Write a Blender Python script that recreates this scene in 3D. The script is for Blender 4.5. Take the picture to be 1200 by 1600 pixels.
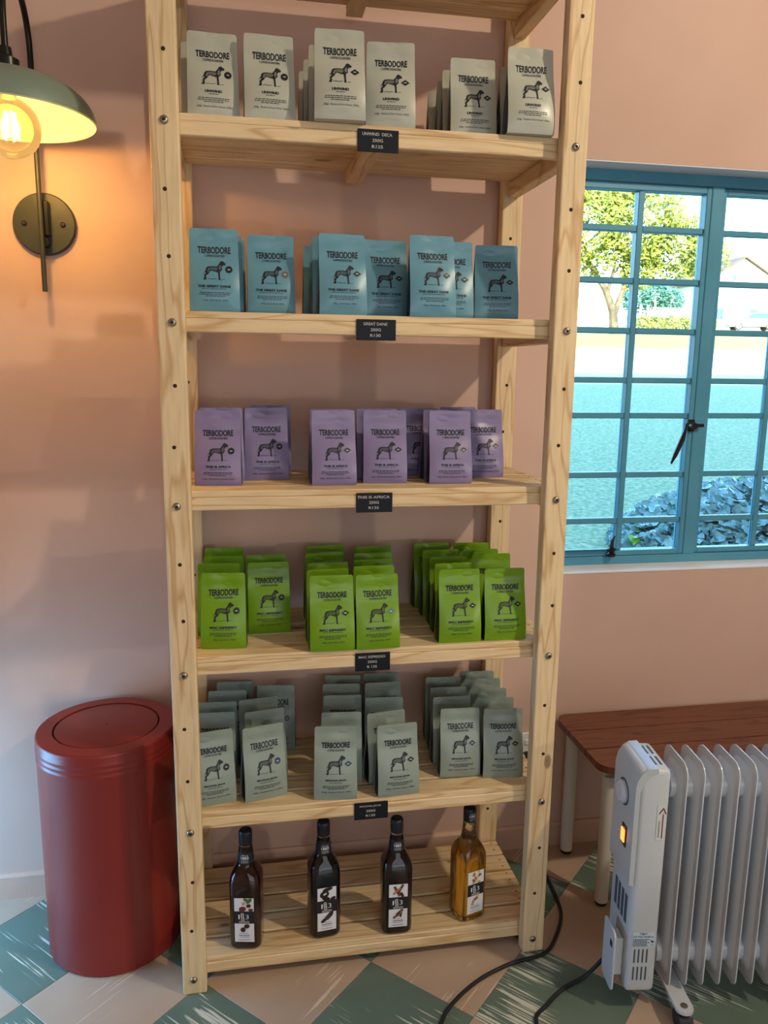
import bpy, bmesh, math, random
from mathutils import Vector, Matrix
from mathutils.geometry import tessellate_polygon
R = math.radians
PI = math.pi
for o in list(bpy.data.objects):
    bpy.data.objects.remove(o)
scene = bpy.context.scene
COL = scene.collection

# ------------------------------------------------------------------ camera
CAM = Vector((-0.2804, -1.655, 1.4612))
YAW, PITCH, ROLL, FPX = 0.1791, -0.1817, 0.0128, 1215.0
def cam_axes():
    cy, sy, cp, sp = math.cos(YAW), math.sin(YAW), math.cos(PITCH), math.sin(PITCH)
    f = Vector((sy*cp, cy*cp, sp)); r = Vector((cy, -sy, 0)); u = r.cross(f)
    cr, sr = math.cos(ROLL), math.sin(ROLL)
    return cr*r + sr*u, -sr*r + cr*u, f
_r, _u, _f = cam_axes()
cd = bpy.data.cameras.new('camera')
cd.sensor_fit = 'VERTICAL'; cd.sensor_height = 32.0; cd.lens = FPX/1600*32.0
cd.clip_start = 0.05; cd.clip_end = 400
co = bpy.data.objects.new('camera', cd); COL.objects.link(co)
m = Matrix.Identity(4)
for i in range(3):
    m[i][0] = _r[i]; m[i][1] = _u[i]; m[i][2] = -_f[i]; m[i][3] = CAM[i]
co.matrix_world = m
scene.camera = co

# ------------------------------------------------------------------ world, sun, lamps, exposure
w = bpy.data.worlds.new('sky'); scene.world = w; w.use_nodes = True
nt = w.node_tree; nt.nodes.clear()
sky = nt.nodes.new('ShaderNodeTexSky'); sky.sky_type = 'NISHITA'; sky.sun_disc = False
sky.sun_elevation = R(24); sky.sun_rotation = R(200); sky.air_density = 1.6; sky.dust_density = 0.6; sky.ozone_density = 3.0
bg = nt.nodes.new('ShaderNodeBackground'); bg.inputs[1].default_value = 1.7
wo = nt.nodes.new('ShaderNodeOutputWorld')
wbm = nt.nodes.new('ShaderNodeMixRGB'); wbm.blend_type = 'MULTIPLY'; wbm.inputs[0].default_value = 1.0
wbm.inputs[2].default_value = (0.66, 0.90, 1.12, 1)      # the room's warm white balance leaves the sky bluer
nt.links.new(sky.outputs[0], wbm.inputs[1]); nt.links.new(wbm.outputs[0], bg.inputs[0]); nt.links.new(bg.outputs[0], wo.inputs[0])

def light(name, kind, loc, energy, color, target=None, **kw):
    l = bpy.data.lights.new(name, kind); l.energy = energy; l.color = color
    for k, v in kw.items(): setattr(l, k, v)
    o = bpy.data.objects.new(name, l); COL.objects.link(o); o.location = loc
    if target is not None:
        o.rotation_euler = (Vector(target)-Vector(loc)).to_track_quat('-Z', 'Y').to_euler()
    return o
light('sun', 'SUN', (-3, -12, 9), 15.0, (1.0, 0.86, 0.62), target=(-3+0.30*9, -12+1.0*9, 9-0.42*9), angle=R(0.5))
# ceiling lamp of the room, to the right behind the viewer
light('ceiling_lamp_light', 'AREA', (1.85, -1.55, 3.05), 40.0, (1.0, 0.84, 0.62), target=(0.1, 0.2, 1.2), shape='DISK', size=0.12)
# low wall lamp at the far right of the room
light('side_lamp_light', 'SPOT', (2.75, -2.45, 1.22), 60.0, (1.0, 0.90, 0.78), target=(-0.45, 0.3, 1.0), spot_size=R(30), spot_blend=0.25, shadow_soft_size=0.04)
# broad cool fill added behind the viewer, then daylight of the glazed door on the left
light('added_room_fill', 'AREA', (0.6, -4.4, 1.5), 44.0, (0.80, 0.91, 1.0), target=(0.1, 0.3, 1.1), shape='RECTANGLE', size=3.2, size_y=2.0)
light('door_daylight', 'AREA', (-1.50, 0.08, 0.34), 21.0, (0.20, 0.56, 1.0), target=(-0.95, -0.06, 0.0), shape='RECTANGLE', size=0.6, size_y=0.6)
light('window_daylight_portal', 'AREA', (1.3, 0.60, 1.45), 1.0, (1, 1, 1), target=(1.3, -1.0, 1.45), shape='RECTANGLE', size=1.4, size_y=1.16).data.cycles.is_portal = True
scene.view_settings.view_transform = 'Standard'
scene.view_settings.look = 'None'
scene.view_settings.gamma = 1.0
scene.view_settings.use_curve_mapping = False
scene.view_settings.exposure = 0.0

# ------------------------------------------------------------------ helpers: materials
def srgb(r, g, b):
    def c(v):
        v /= 255.0
        return v/12.92 if v <= 0.04045 else ((v+0.055)/1.055)**2.4
    return (c(r), c(g), c(b))
MATS = {}
def mat(name, col=(.5, .5, .5), rough=.5, metal=0., spec=.5, trans=0., ior=1.45, coat=0., emit=None, estr=0.):
    if name in MATS: return MATS[name]
    m = bpy.data.materials.new(name); m.use_nodes = True
    b = m.node_tree.nodes['Principled BSDF']
    b.inputs['Base Color'].default_value = (*col, 1); b.inputs['Roughness'].default_value = rough
    b.inputs['Metallic'].default_value = metal; b.inputs['Specular IOR Level'].default_value = spec
    b.inputs['Transmission Weight'].default_value = trans; b.inputs['IOR'].default_value = ior
    b.inputs['Coat Weight'].default_value = coat
    if emit: b.inputs['Emission Color'].default_value = (*emit, 1); b.inputs['Emission Strength'].default_value = estr
    MATS[name] = m
    return m
def nodes(m):
    return m.node_tree, m.node_tree.nodes['Principled BSDF']
def N(t, kind, **kw):
    n = t.nodes.new(kind)
    for k, v in kw.items():
        if k in n.inputs.keys() and not hasattr(n, k): n.inputs[k].default_value = v
        else: setattr(n, k, v)
    return n
def ramp(t, stops):
    r = t.nodes.new('ShaderNodeValToRGB'); e = r.color_ramp.elements
    while len(e) < len(stops): e.new(0.5)
    for el, (p, c) in zip(e, stops): el.position = p; el.color = (*c, 1) if len(c) == 3 else c
    return r
def coords(t, scale=(1, 1, 1), rnd=True, kind='Object'):
    tc = t.nodes.new('ShaderNodeTexCoord'); mp = t.nodes.new('ShaderNodeMapping')
    mp.inputs['Scale'].default_value = scale
    if rnd:
        oi = t.nodes.new('ShaderNodeObjectInfo'); vm = t.nodes.new('ShaderNodeVectorMath'); vm.operation = 'SCALE'
        cx = t.nodes.new('ShaderNodeCombineXYZ')
        for i in range(3): t.links.new(oi.outputs['Random'], cx.inputs[i])
        vm.inputs['Scale'].default_value = 37.0
        t.links.new(cx.outputs[0], vm.inputs[0])
        ad = t.nodes.new('ShaderNodeVectorMath'); ad.operation = 'ADD'
        t.links.new(tc.outputs[kind], ad.inputs[0]); t.links.new(vm.outputs[0], ad.inputs[1])
        t.links.new(ad.outputs[0], mp.inputs[0])
    else:
        t.links.new(tc.outputs[kind], mp.inputs[0])
    return mp
def pine(axis, name, light_c, dark_c, knots=True, rough=.55):
    if name in MATS: return MATS[name]
    m = mat(name, light_c, rough); t, b = nodes(m)
    along, across = 1.6, 16.0
    sc = [across]*3; sc['xyz'.index(axis)] = along
    mp = coords(t, sc)
    nz = N(t, 'ShaderNodeTexNoise'); nz.inputs['Scale'].default_value = 0.55; nz.inputs['Detail'].default_value = 3
    t.links.new(mp.outputs[0], nz.inputs['Vector'])
    mu = N(t, 'ShaderNodeMath', operation='MULTIPLY'); mu.inputs[1].default_value = 11.0
    t.links.new(nz.outputs['Fac'], mu.inputs[0])
    fr = N(t, 'ShaderNodeMath', operation='PINGPONG'); fr.inputs[1].default_value = 0.5
    t.links.new(mu.outputs[0], fr.inputs[0])
    rp = ramp(t, [(0.0, light_c), (0.34, light_c), (0.50, dark_c)])
    t.links.new(fr.outputs[0], rp.inputs[0])
    n2 = N(t, 'ShaderNodeTexNoise'); n2.inputs['Scale'].default_value = 6.0; n2.inputs['Detail'].default_value = 4
    t.links.new(mp.outputs[0], n2.inputs['Vector'])
    mx = N(t, 'ShaderNodeMixRGB', blend_type='MULTIPLY'); mx.inputs[0].default_value = 0.5
    r2 = ramp(t, [(0.3, (.72, .68, .62)), (0.6, (1, 1, 1))]); t.links.new(n2.outputs['Fac'], r2.inputs[0])
    t.links.new(rp.outputs[0], mx.inputs[1]); t.links.new(r2.outputs[0], mx.inputs[2])
    out = mx.outputs[0]
    if knots:
        sk = [9.0]*3; sk['xyz'.index(axis)] = 4.2
        mk = coords(t, sk)
        vo = N(t, 'ShaderNodeTexVoronoi'); vo.inputs['Scale'].default_value = 1.0
        t.links.new(mk.outputs[0], vo.inputs['Vector'])
        rk = ramp(t, [(0.0, (1, 1, 1)), (0.075, (.8, .8, .8)), (0.10, (0, 0, 0))])
        t.links.new(vo.outputs['Distance'], rk.inputs[0])
        mk2 = N(t, 'ShaderNodeMixRGB'); mk2.inputs[2].default_value = (*[c*.42 for c in dark_c], 1)
        t.links.new(rk.outputs[0], mk2.inputs[0]); t.links.new(out, mk2.inputs[1]); out = mk2.outputs[0]
    t.links.new(out, b.inputs['Base Color'])
    bp = N(t, 'ShaderNodeBump'); bp.inputs['Strength'].default_value = 0.12; bp.inputs['Distance'].default_value = 0.002
    t.links.new(n2.outputs['Fac'], bp.inputs['Height']); t.links.new(bp.outputs[0], b.inputs['Normal'])
    return m
def noisy(name, c1, c2, scale=8., rough=.6, bump=0., detail=4, spec=.5, rnd=True, kind='Object', stretch=(1, 1, 1)):
    if name in MATS: return MATS[name]
    m = mat(name, c1, rough, spec=spec); t, b = nodes(m)
    mp = coords(t, stretch, rnd, kind)
    nz = N(t, 'ShaderNodeTexNoise'); nz.inputs['Scale'].default_value = scale; nz.inputs['Detail'].default_value = detail
    t.links.new(mp.outputs[0], nz.inputs['Vector'])
    rp = ramp(t, [(0.35, c1), (0.65, c2)]); t.links.new(nz.outputs['Fac'], rp.inputs[0]); t.links.new(rp.outputs[0], b.inputs['Base Color'])
    if bump:
        bp = N(t, 'ShaderNodeBump'); bp.inputs['Strength'].default_value = bump; bp.inputs['Distance'].default_value = 0.003
        t.links.new(nz.outputs['Fac'], bp.inputs['Height']); t.links.new(bp.outputs[0], b.inputs['Normal'])
    return m
def streaky(name, base, base2, streak, thr, rough):
    if name in MATS: return MATS[name]
    m = mat(name, base, rough); t, b = nodes(m)
    mp = coords(t, (1, 1, 1))
    nb = N(t, 'ShaderNodeTexNoise'); nb.inputs['Scale'].default_value = 5; t.links.new(mp.outputs[0], nb.inputs['Vector'])
    rb = ramp(t, [(0.35, base), (0.7, base2)]); t.links.new(nb.outputs['Fac'], rb.inputs[0])
    ms = coords(t, (5, 190, 1))
    ns = N(t, 'ShaderNodeTexNoise'); ns.inputs['Scale'].default_value = 1.0; ns.inputs['Detail'].default_value = 2; t.links.new(ms.outputs[0], ns.inputs['Vector'])
    mg = coords(t, (5, 9, 1))
    ng = N(t, 'ShaderNodeTexNoise'); ng.inputs['Scale'].default_value = 1.0; t.links.new(mg.outputs[0], ng.inputs['Vector'])
    mul = N(t, 'ShaderNodeMath', operation='MULTIPLY'); t.links.new(ns.outputs['Fac'], mul.inputs[0]); t.links.new(ng.outputs['Fac'], mul.inputs[1])
    rs = ramp(t, [(thr, (0, 0, 0)), (thr+.03, (1, 1, 1))]); t.links.new(mul.outputs[0], rs.inputs[0])
    mx = N(t, 'ShaderNodeMixRGB'); mx.inputs[2].default_value = (*streak, 1)
    t.links.new(rs.outputs[0], mx.inputs[0]); t.links.new(rb.outputs[0], mx.inputs[1]); t.links.new(mx.outputs[0], b.inputs['Base Color'])
    return m
def thin_glass(name, tint=(1, 1, 1), gloss=.08, emit=None, estr=0., ewt=0.):
    if name in MATS: return MATS[name]
    m = bpy.data.materials.new(name); m.use_nodes = True; t = m.node_tree; t.nodes.clear()
    tr = t.nodes.new('ShaderNodeBsdfTransparent'); tr.inputs[0].default_value = (*tint, 1)
    gl = t.nodes.new('ShaderNodeBsdfGlossy'); gl.inputs['Roughness'].default_value = 0.02
    fr = t.nodes.new('ShaderNodeFresnel'); fr.inputs[0].default_value = 1.35
    mx = t.nodes.new('ShaderNodeMixShader'); out = t.nodes.new('ShaderNodeOutputMaterial')
    t.links.new(fr.outputs[0], mx.inputs[0]); t.links.new(tr.outputs[0], mx.inputs[1]); t.links.new(gl.outputs[0], mx.inputs[2])
    last = mx.outputs[0]
    if emit:
        em = t.nodes.new('ShaderNodeEmission'); em.inputs[0].default_value = (*emit, 1); em.inputs[1].default_value = estr
        m2 = t.nodes.new('ShaderNodeMixShader'); m2.inputs[0].default_value = ewt
        t.links.new(last, m2.inputs[1]); t.links.new(em.outputs[0], m2.inputs[2]); last = m2.outputs[0]
    t.links.new(last, out.inputs[0]); MATS[name] = m
    return m

# ------------------------------------------------------------------ helpers: meshes
class MB:
    def __init__(s): s.v = []; s.f = []; s.mi = []
    def add(s, vs, fs, mi=0):
        o = len(s.v); s.v += [tuple(v) for v in vs]; s.f += [tuple(i+o for i in f) for f in fs]; s.mi += [mi]*len(fs); return s
    def box(s, x0, x1, y0, y1, z0, z1, bev=0., mi=0, seg=1):
        if bev <= 0:
            v = [(x, y, z) for z in (z0, z1) for y in (y0, y1) for x in (x0, x1)]
            return s.add(v, [(0, 2, 3, 1), (4, 5, 7, 6), (0, 1, 5, 4), (2, 6, 7, 3), (0, 4, 6, 2), (1, 3, 7, 5)], mi)
        bm = bmesh.new(); bmesh.ops.create_cube(bm, size=1)
        for v in bm.verts:
            v.co = Vector(((x0+x1)/2+v.co.x*(x1-x0), (y0+y1)/2+v.co.y*(y1-y0), (z0+z1)/2+v.co.z*(z1-z0)))
        bmesh.ops.bevel(bm, geom=bm.edges[:], offset=bev, segments=seg, affect='EDGES', profile=.5)
        return s.bm(bm, mi)
    def bm(s, bm, mi=0):
        bm.verts.index_update()
        s.add([v.co[:] for v in bm.verts], [[v.index for v in f.verts] for f in bm.faces], mi); bm.free(); return s
    def tube(s, pts, r, n=10, cap=True, mi=0):
        pts = [Vector(p) for p in pts]; rs = r if isinstance(r, (list, tuple)) else [r]*len(pts)
        T = []
        for i in range(len(pts)):
            T.append((pts[min(i+1, len(pts)-1)]-pts[max(i-1, 0)]).normalized())
        up = Vector((0, 0, 1)) if abs(T[0].z) < .9 else Vector((1, 0, 0))
        a = T[0].cross(up).normalized(); vs = []
        for i, p in enumerate(pts):
            a = (a-T[i]*a.dot(T[i])).normalized(); b = T[i].cross(a)
            for k in range(n):
                an = 2*PI*k/n; vs.append(p+(a*math.cos(an)+b*math.sin(an))*rs[i])
        fs = [(i*n+k, i*n+(k+1) % n, (i+1)*n+(k+1) % n, (i+1)*n+k) for i in range(len(pts)-1) for k in range(n)]
        if cap: fs += [tuple(range(n-1, -1, -1)), tuple((len(pts)-1)*n+k for k in range(n))]
        return s.add(vs, fs, mi)
    def lathe(s, prof, n=24, c=(0, 0, 0), axis='z', mi=0, cap=True):
        vs = []
        for (r, h) in prof:
            for k in range(n):
                a = 2*PI*k/n; x, y = r*math.cos(a), r*math.sin(a)
                p = {'z': (x, y, h), 'y': (x, h, -y), 'x': (h, x, y)}[axis]
                vs.append((p[0]+c[0], p[1]+c[1], p[2]+c[2]))
        fs = [(i*n+k, i*n+(k+1) % n, (i+1)*n+(k+1) % n, (i+1)*n+k) for i in range(len(prof)-1) for k in range(n)]
        if cap: fs += [tuple(range(n-1, -1, -1)), tuple((len(prof)-1)*n+k for k in range(n))]
        return s.add(vs, fs, mi)
    def prism(s, poly, a0, a1, axis='y', mi=0):
        def P(u, v, a): return {'y': (u, a, v), 'x': (a, u, v), 'z': (u, v, a)}[axis]
        n = len(poly); vs = [P(u, v, a0) for u, v in poly]+[P(u, v, a1) for u, v in poly]
        fs = [(i, (i+1) % n, n+(i+1) % n, n+i) for i in range(n)]+[tuple(range(n-1, -1, -1)), tuple(range(n, 2*n))]
        return s.add(vs, fs, mi)
    def build(s, name, mats, parent=None, smooth=False, loc=None, rot=None):
        o = obj(name, s.mesh(name, mats, smooth), parent)
        if loc: o.location = loc
        if rot: o.rotation_euler = rot
        return o
    def mesh(s, name, mats, smooth=False):
        me = bpy.data.meshes.new(name); me.from_pydata(s.v, [], s.f); me.validate()
        bm = bmesh.new(); bm.from_mesh(me); bmesh.ops.recalc_face_normals(bm, faces=bm.faces[:]); bm.to_mesh(me); bm.free()
        for mm in (mats if isinstance(mats, (list, tuple)) else [mats]): me.materials.append(mm)
        if isinstance(mats, (list, tuple)) and len(me.polygons) == len(s.mi):
            me.polygons.foreach_set('material_index', s.mi)
        if smooth:
            me.polygons.foreach_set('use_smooth', [True]*len(me.polygons))
            try: me.set_sharp_from_angle(angle=R(smooth if smooth is not True else 40))
            except Exception: pass
        me.update(); return me
def obj(name, me, parent=None):
    o = bpy.data.objects.new(name, me); COL.objects.link(o)
    if parent: o.parent = parent
    return o
def tag(o, label, cat, group=None):
    o['label'] = label; o['category'] = cat
    if group: o['group'] = group
    return o
def thing(name, label, cat, loc=(0, 0, 0), rz=0., group=None):
    o = bpy.data.objects.new(name, None); COL.objects.link(o); o.location = loc; o.rotation_euler = (0, 0, rz)
    o.empty_display_size = .05
    return tag(o, label, cat, group)
def struct(o): o['kind'] = 'structure'; return o
def copy_tree(o, parent=None):
    c = o.copy(); COL.objects.link(c); c.parent = parent
    for ch in list(o.children): copy_tree(ch, c)
    return c
def rrect(x0, x1, y0, y1, r, n=5):
    r = r if isinstance(r, (list, tuple)) else [r]*4
    out = []
    for (cx, cy, a, q) in ((x1-r[0], y1-r[0], 0, r[0]), (x0+r[1], y1-r[1], 90, r[1]), (x0+r[2], y0+r[2], 180, r[2]), (x1-r[3], y0+r[3], 270, r[3])):
        if q <= 0: out.append((cx, cy)); continue
        for k in range(n+1):
            an = R(a+90*k/n); out.append((cx+q*math.cos(an), cy+q*math.sin(an)))
    return out
_tc = {}
def glyphs(s, bold=0., shear=0.):
    key = (s, bold, shear)
    if key in _tc: return _tc[key]
    c = bpy.data.curves.new('glyphs', 'FONT'); c.body = s; c.offset = bold; c.shear = shear; c.resolution_u = 3
    o = bpy.data.objects.new('glyphs', c); COL.objects.link(o)
    dg = bpy.context.evaluated_depsgraph_get(); dg.update()
    me = bpy.data.meshes.new_from_object(o.evaluated_get(dg))
    vs = [v.co[:2] for v in me.vertices]; fs = [tuple(p.vertices) for p in me.polygons]
    bpy.data.objects.remove(o); bpy.data.curves.remove(c); bpy.data.meshes.remove(me)
    x0 = min(v[0] for v in vs); x1 = max(v[0] for v in vs); y0 = min(v[1] for v in vs); y1 = max(v[1] for v in vs)
    _tc[key] = ([((v[0]-x0)/(x1-x0), (v[1]-y0)/(y1-y0)) for v in vs], fs)
    return _tc[key]
def put_text(mb, s, x0, x1, z0, z1, fn, bold=.02, shear=0., arch=0., mi=0):
    vs, fs = glyphs(s, bold, shear); out = []
    for (u, v) in vs:
        x = x0+u*(x1-x0); z = z0+v*(z1-z0)+arch*(1-(2*u-1)**2)
        out.append(fn(x, z))
    mb.add(out, fs, mi)
def put_rect(mb, x0, x1, z0, z1, fn, mi=0, nx=1, nz=1):
    vs = [fn(x0+(x1-x0)*i/nx, z0+(z1-z0)*j/nz) for j in range(nz+1) for i in range(nx+1)]
    fs = [(j*(nx+1)+i, j*(nx+1)+i+1, (j+1)*(nx+1)+i+1, (j+1)*(nx+1)+i) for j in range(nz) for i in range(nx)]
    mb.add(vs, fs, mi)
def put_poly(mb, pts, fn, mi=0):
    tr = tessellate_polygon([[Vector((a, b, 0)) for a, b in pts]])
    mb.add([fn(a, b) for a, b in pts], [tuple(t) for t in tr], mi)
def put_stroke(mb, pts, wd, fn, mi=0):
    for (a, b) in zip(pts[:-1], pts[1:]):
        d = Vector((b[0]-a[0], b[1]-a[1])); L = d.length
        if L < 1e-9: continue
        n = Vector((-d.y, d.x))/L*wd/2
        mb.add([fn(a[0]+n.x, a[1]+n.y), fn(a[0]-n.x, a[1]-n.y), fn(b[0]-n.x, b[1]-n.y), fn(b[0]+n.x, b[1]+n.y)], [(0, 1, 2, 3)], mi)

# ------------------------------------------------------------------ materials
PINK = noisy('pink_plaster', srgb(208, 176, 159), srgb(202, 169, 152), 3.0, .75, .05, rnd=False)
PINK_TRIM = noisy('pink_gloss_paint', srgb(208, 172, 150), srgb(200, 162, 140), 4.0, .4, .03)
CEIL = mat('white_ceiling_paint', srgb(225, 218, 208), .8)
PINE_L, PINE_D = srgb(230, 204, 160), srgb(206, 168, 118)
PX, PY, PZ = pine('x', 'pine_lengthwise', PINE_L, PINE_D), pine('y', 'pine_depthwise', PINE_L, PINE_D), pine('z', 'pine_upright', PINE_L, PINE_D)
DARKHOLE = mat('dark_drill_hole', (.03, .018, .01), .9)
ZINC = mat('zinc_plated_steel', (.36, .33, .26), .35, metal=1)
BLACK = mat('black_plastic', (.012, .012, .014), .4)
RUBBER = mat('black_cable_rubber', (.012, .013, .016), .5)
WHITE_P = mat('white_plastic', srgb(226, 226, 222), .35)
WHITE_INK = mat('white_ink', srgb(235, 235, 232), .6)
TEAL = noisy('teal_steel_paint', srgb(84, 152, 178), srgb(76, 143, 170), 6, .38)
GLASS = thin_glass('window_glass', (.97, .99, 1.0))

YW = 0.436
# ------------------------------------------------------------------ the room
WX0, WX1, WZ0, WZ1 = 0.615, 2.02, 0.876, 2.022
wb = MB()
TH = 0.20
wb.box(-1.6, WX0, YW, YW+TH, 0, 3.2); wb.box(WX1, 3.4, YW, YW+TH, 0, 3.2)
wb.box(WX0, WX1, YW, YW+TH, 0, WZ0); wb.box(WX0, WX1, YW, YW+TH, WZ1, 3.2)
struct(wb.build('wall_back', PINK))
struct(MB().box(-1.7, -1.6, -4.6, YW+TH, 0, 3.2).build('wall_left', PINK))
struct(MB().box(3.4, 3.5, -4.6, YW+TH, 0, 3.2).build('wall_right', PINK))
struct(MB().box(-2.0, 3.5, -4.7, -4.6, 0, 3.2).build('wall_front', PINK))
struct(MB().box(-2.0, 3.5, -4.7, YW+TH, 3.2, 3.3).build('ceiling', CEIL))
roof = MB().prism([(-6.4, 3.35), (1.0, 3.35), (-2.3, 8.0)], -9, 14, axis='x')
struct(roof.build('roof', mat('dark_roof_tiles', srgb(90, 70, 62), .8)))
bb = MB().prism([(YW-.012, 0.0), (YW, 0.0), (YW, .074), (YW-.006, .074), (YW-.012, .066)], -1.6, 3.4, axis='x')
struct(bb.build('baseboard_back', PINK_TRIM))
REVEAL = mat('white_reveal_paint', srgb(226, 226, 228), .5)
struct(MB().box(WX0, WX1, YW-.002, YW+.085, WZ0-.004, WZ0+.004, .002).build('trim_1', REVEAL))['label'] = 'painted window sill'
rv = MB(); rv.box(WX0, WX1, YW+.001, YW+.085, WZ1-.003, WZ1+.004); rv.box(WX0-.004, WX0+.003, YW+.001, YW+.085, WZ0+.004, WZ1-.003); rv.box(WX1-.003, WX1+.004, YW+.001, YW+.085, WZ0+.004, WZ1-.003)
struct(rv.build('trim_2', REVEAL))['label'] = 'painted window reveal'

# floor with diagonal chequer tiles
GREEN_T = streaky('green_streaked_tile', srgb(102, 121, 108), srgb(93, 112, 100), srgb(205, 205, 188), .325, .28)
BEIGE_T = streaky('beige_streaked_tile', srgb(184, 160, 138), srgb(176, 152, 130), srgb(214, 194, 170), .385, .28)
GROUT = mat('dark_tile_bedding', srgb(90, 84, 74), .8)
floor = struct(MB().box(-2.0, 3.5, -4.7, YW+TH, -.08, -.0035).build('floor', GROUT))
P = 0.2905
q = 1/math.sqrt(2)
tmesh = {}
for colr, mm in (('g', GREEN_T), ('b', BEIGE_T)):
    bm_ = MB(); h = P/2-.0004; bm_.box(-h, h, -h, h, -.0035, 0, .0007); tmesh[colr] = bm_.mesh('tile', mm)
rest = {'g': [], 'b': []}
random.seed(5)
for i in range(-22, 22):
    for j in range(-22, 22):
        a = .0195+(i+.5)*P; b = -.0295+(j+.5)*P
        x, y = (-a-b)*q, (a-b)*q
        if x < -1.95 or x > 3.4 or y > .58 or y < -4.6: continue
        colr = 'b' if (i+j) % 2 == 0 else 'g'
        if -1.5 < x < 2.0 and y > -1.1:
            t = obj('tile', tmesh[colr], floor); t.location = (x, y, 0)
            t.rotation_euler = (0, 0, R(-45 if colr == 'g' else 45)+random.choice((0, PI)))
        else: rest[colr].append((x, y))
for colr, mm in (('g', GREEN_T), ('b', BEIGE_T)):
    mb_ = MB(); h = P/2-.0004
    for (x, y) in rest[colr]:
        c_, s_ = h*math.sqrt(2), 0
        mb_.prism([(x+c_, y), (x, y+c_), (x-c_, y), (x, y-c_)], -.0035, 0, axis='z')
    t = mb_.build('tile_field', mm, floor); t['kind'] = 'stuff'

# ------------------------------------------------------------------ window
win = thing('window_1', 'teal steel casement window with small panes', 'window'); del win['category']; struct(win)
FY0, FY1 = YW+.078, YW+.112
RZ = [1.8656, 1.7218, 1.5808, 1.4379, 1.3338, 1.1554, 1.0143]
def bar(name, x0, x1, z0, z1, y0=FY0, y1=FY1, bev=.002): return MB().box(x0, x1, y0, y1, z0, z1, bev).build(name, TEAL, win)
bar('window_frame', WX0, WX1, 1.988, WZ1, FY0-.006); bar('window_frame', WX0, WX1, WZ0, .905, FY0-.006)
bar('window_frame', WX0, WX0+.022, .905, 1.988, FY0-.006); bar('window_frame', WX1-.022, WX1, .905, 1.988, FY0-.006)
bar('mullion', 1.0606, 1.0985, .905, 1.988, FY0-.006); bar('mullion', 1.521, 1.559, .905, 1.988, FY0-.006)
def casement(x0, x1, xm, proud):
    y0 = FY0-proud
    for (a, b) in ((x0, x0+.016), (x1-.016, x1)): bar('casement_stile', a, b, .906, 1.987, y0, FY1-.004)
    for (a, b) in ((.906, .922), (1.968, 1.987)): bar('casement_rail', x0+.016, x1-.016, a, b, y0, FY1-.004)
    bar('muntin', xm-.009, xm+.009, .922, 1.968, y0+.004, FY1-.006)
    for z in RZ:
        bar('muntin', x0+.016, xm-.009, z-.0085, z+.0085, y0+.006, FY1-.008); bar('muntin', xm+.009, x1-.016, z-.0085, z+.0085, y0+.006, FY1-.008)
    zz = [.922]+sorted(RZ)+[1.968]
    for k in range(8):
        for (a, b) in ((x0+.016, xm-.009), (xm+.009, x1-.016)):
            MB().box(a, b, FY0+.018, FY0+.021, zz[k]+.0085*(k > 0), zz[k+1]-.0085*(k < 7)).build('pane', GLASS, win)
casement(.637, 1.0606, .8458, .004); casement(1.0985, 1.521, 1.3125, -.004); casement(1.559, 1.998, 1.778, .004)
# casement fastener and stay
IRON = mat('dark_bronze_iron', srgb(52, 44, 42), .4, metal=.7)
hx, hz = 1.057, 1.305
hb = MB(); hb.box(hx-.018, hx+.004, FY0-.014, FY0-.004, hz-.018, hz+.018, .002); hb.lathe([(.010, -.034), (.011, -.024), (.008, -.008)], 12, (hx-.008, FY0, hz), 'y')
hb.box(hx-.01, hx+.028, FY0-.026, FY0-.018, hz-.004, hz+.006, .002)
hbo = hb.build('fastener', IRON, win, smooth=True); hbo['label'] = 'dark iron casement fastener'
MB().tube([(hx-.02, FY0-.028, hz+.012), (hx-.036, FY0-.034, hz+.004), (hx-.040, FY0-.036, hz-.012), (hx-.048, FY0-.036, hz-.04), (hx-.066, FY0-.036, hz-.085), (hx-.078, FY0-.036, hz-.112)], [.004, .005, .005, .008, .007, .003], 8).build('lever', IRON, hbo, smooth=True)
sx = .815
sb = MB(); sb.box(.64, sx+.025, FY0-.016, FY0-.010, .924, .930, .001); st = sb.build('stay', mat('painted_stay', srgb(40, 100, 120), .4), win)
pk = MB(); pk.lathe([(.012, .908), (.013, .916), (.006, .920), (.012, .926), (.014, .931), (.006, .936), (.005, .944)], 14, (sx, FY0-.018, 0)); pk.tube([(sx, FY0-.018, .94), (sx+.001, FY0-.018, .955), (sx+.008, FY0-.018, .972)], [.006, .005, .002], 8)
pk.build('stay_peg', IRON, st, smooth=True)

# ------------------------------------------------------------------ outdoors
GRASS = noisy('lawn', srgb(84, 112, 66), srgb(138, 150, 112), 26, .9, .5, detail=10, rnd=False)
ROADM = noisy('pale_concrete_road', srgb(190, 184, 174), srgb(180, 174, 164), 2, .9, rnd=False)
prof = [(YW+TH, .30), (2.5, .34), (5, .50), (9, .78), (14, 1.22), (17, 1.43), (32, 2.55), (42, 3.72), (60, 5.10), (90, 6.9), (160, 9)]
def gz(y):
    for (a, b), (c, d) in zip(prof[:-1], prof[1:]):
        if y <= c: return b+(d-b)*(y-a)/(c-a)
    return prof[-1][1]
def strip(y0, y1, n, dz=0.):
    g = MB(); vs = []; xs = [-60, -10, 0, 4, 8, 14, 22, 40, 140]
    ys = [y0+(y1-y0)*k/n for k in range(n+1)]
    vs = [(x, y, gz(y)+dz) for y in ys for x in xs]; nx = len(xs)
    g.add(vs, [(j*nx+i, j*nx+i+1, (j+1)*nx+i+1, (j+1)*nx+i) for j in range(n) for i in range(nx-1)]); return g
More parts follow.
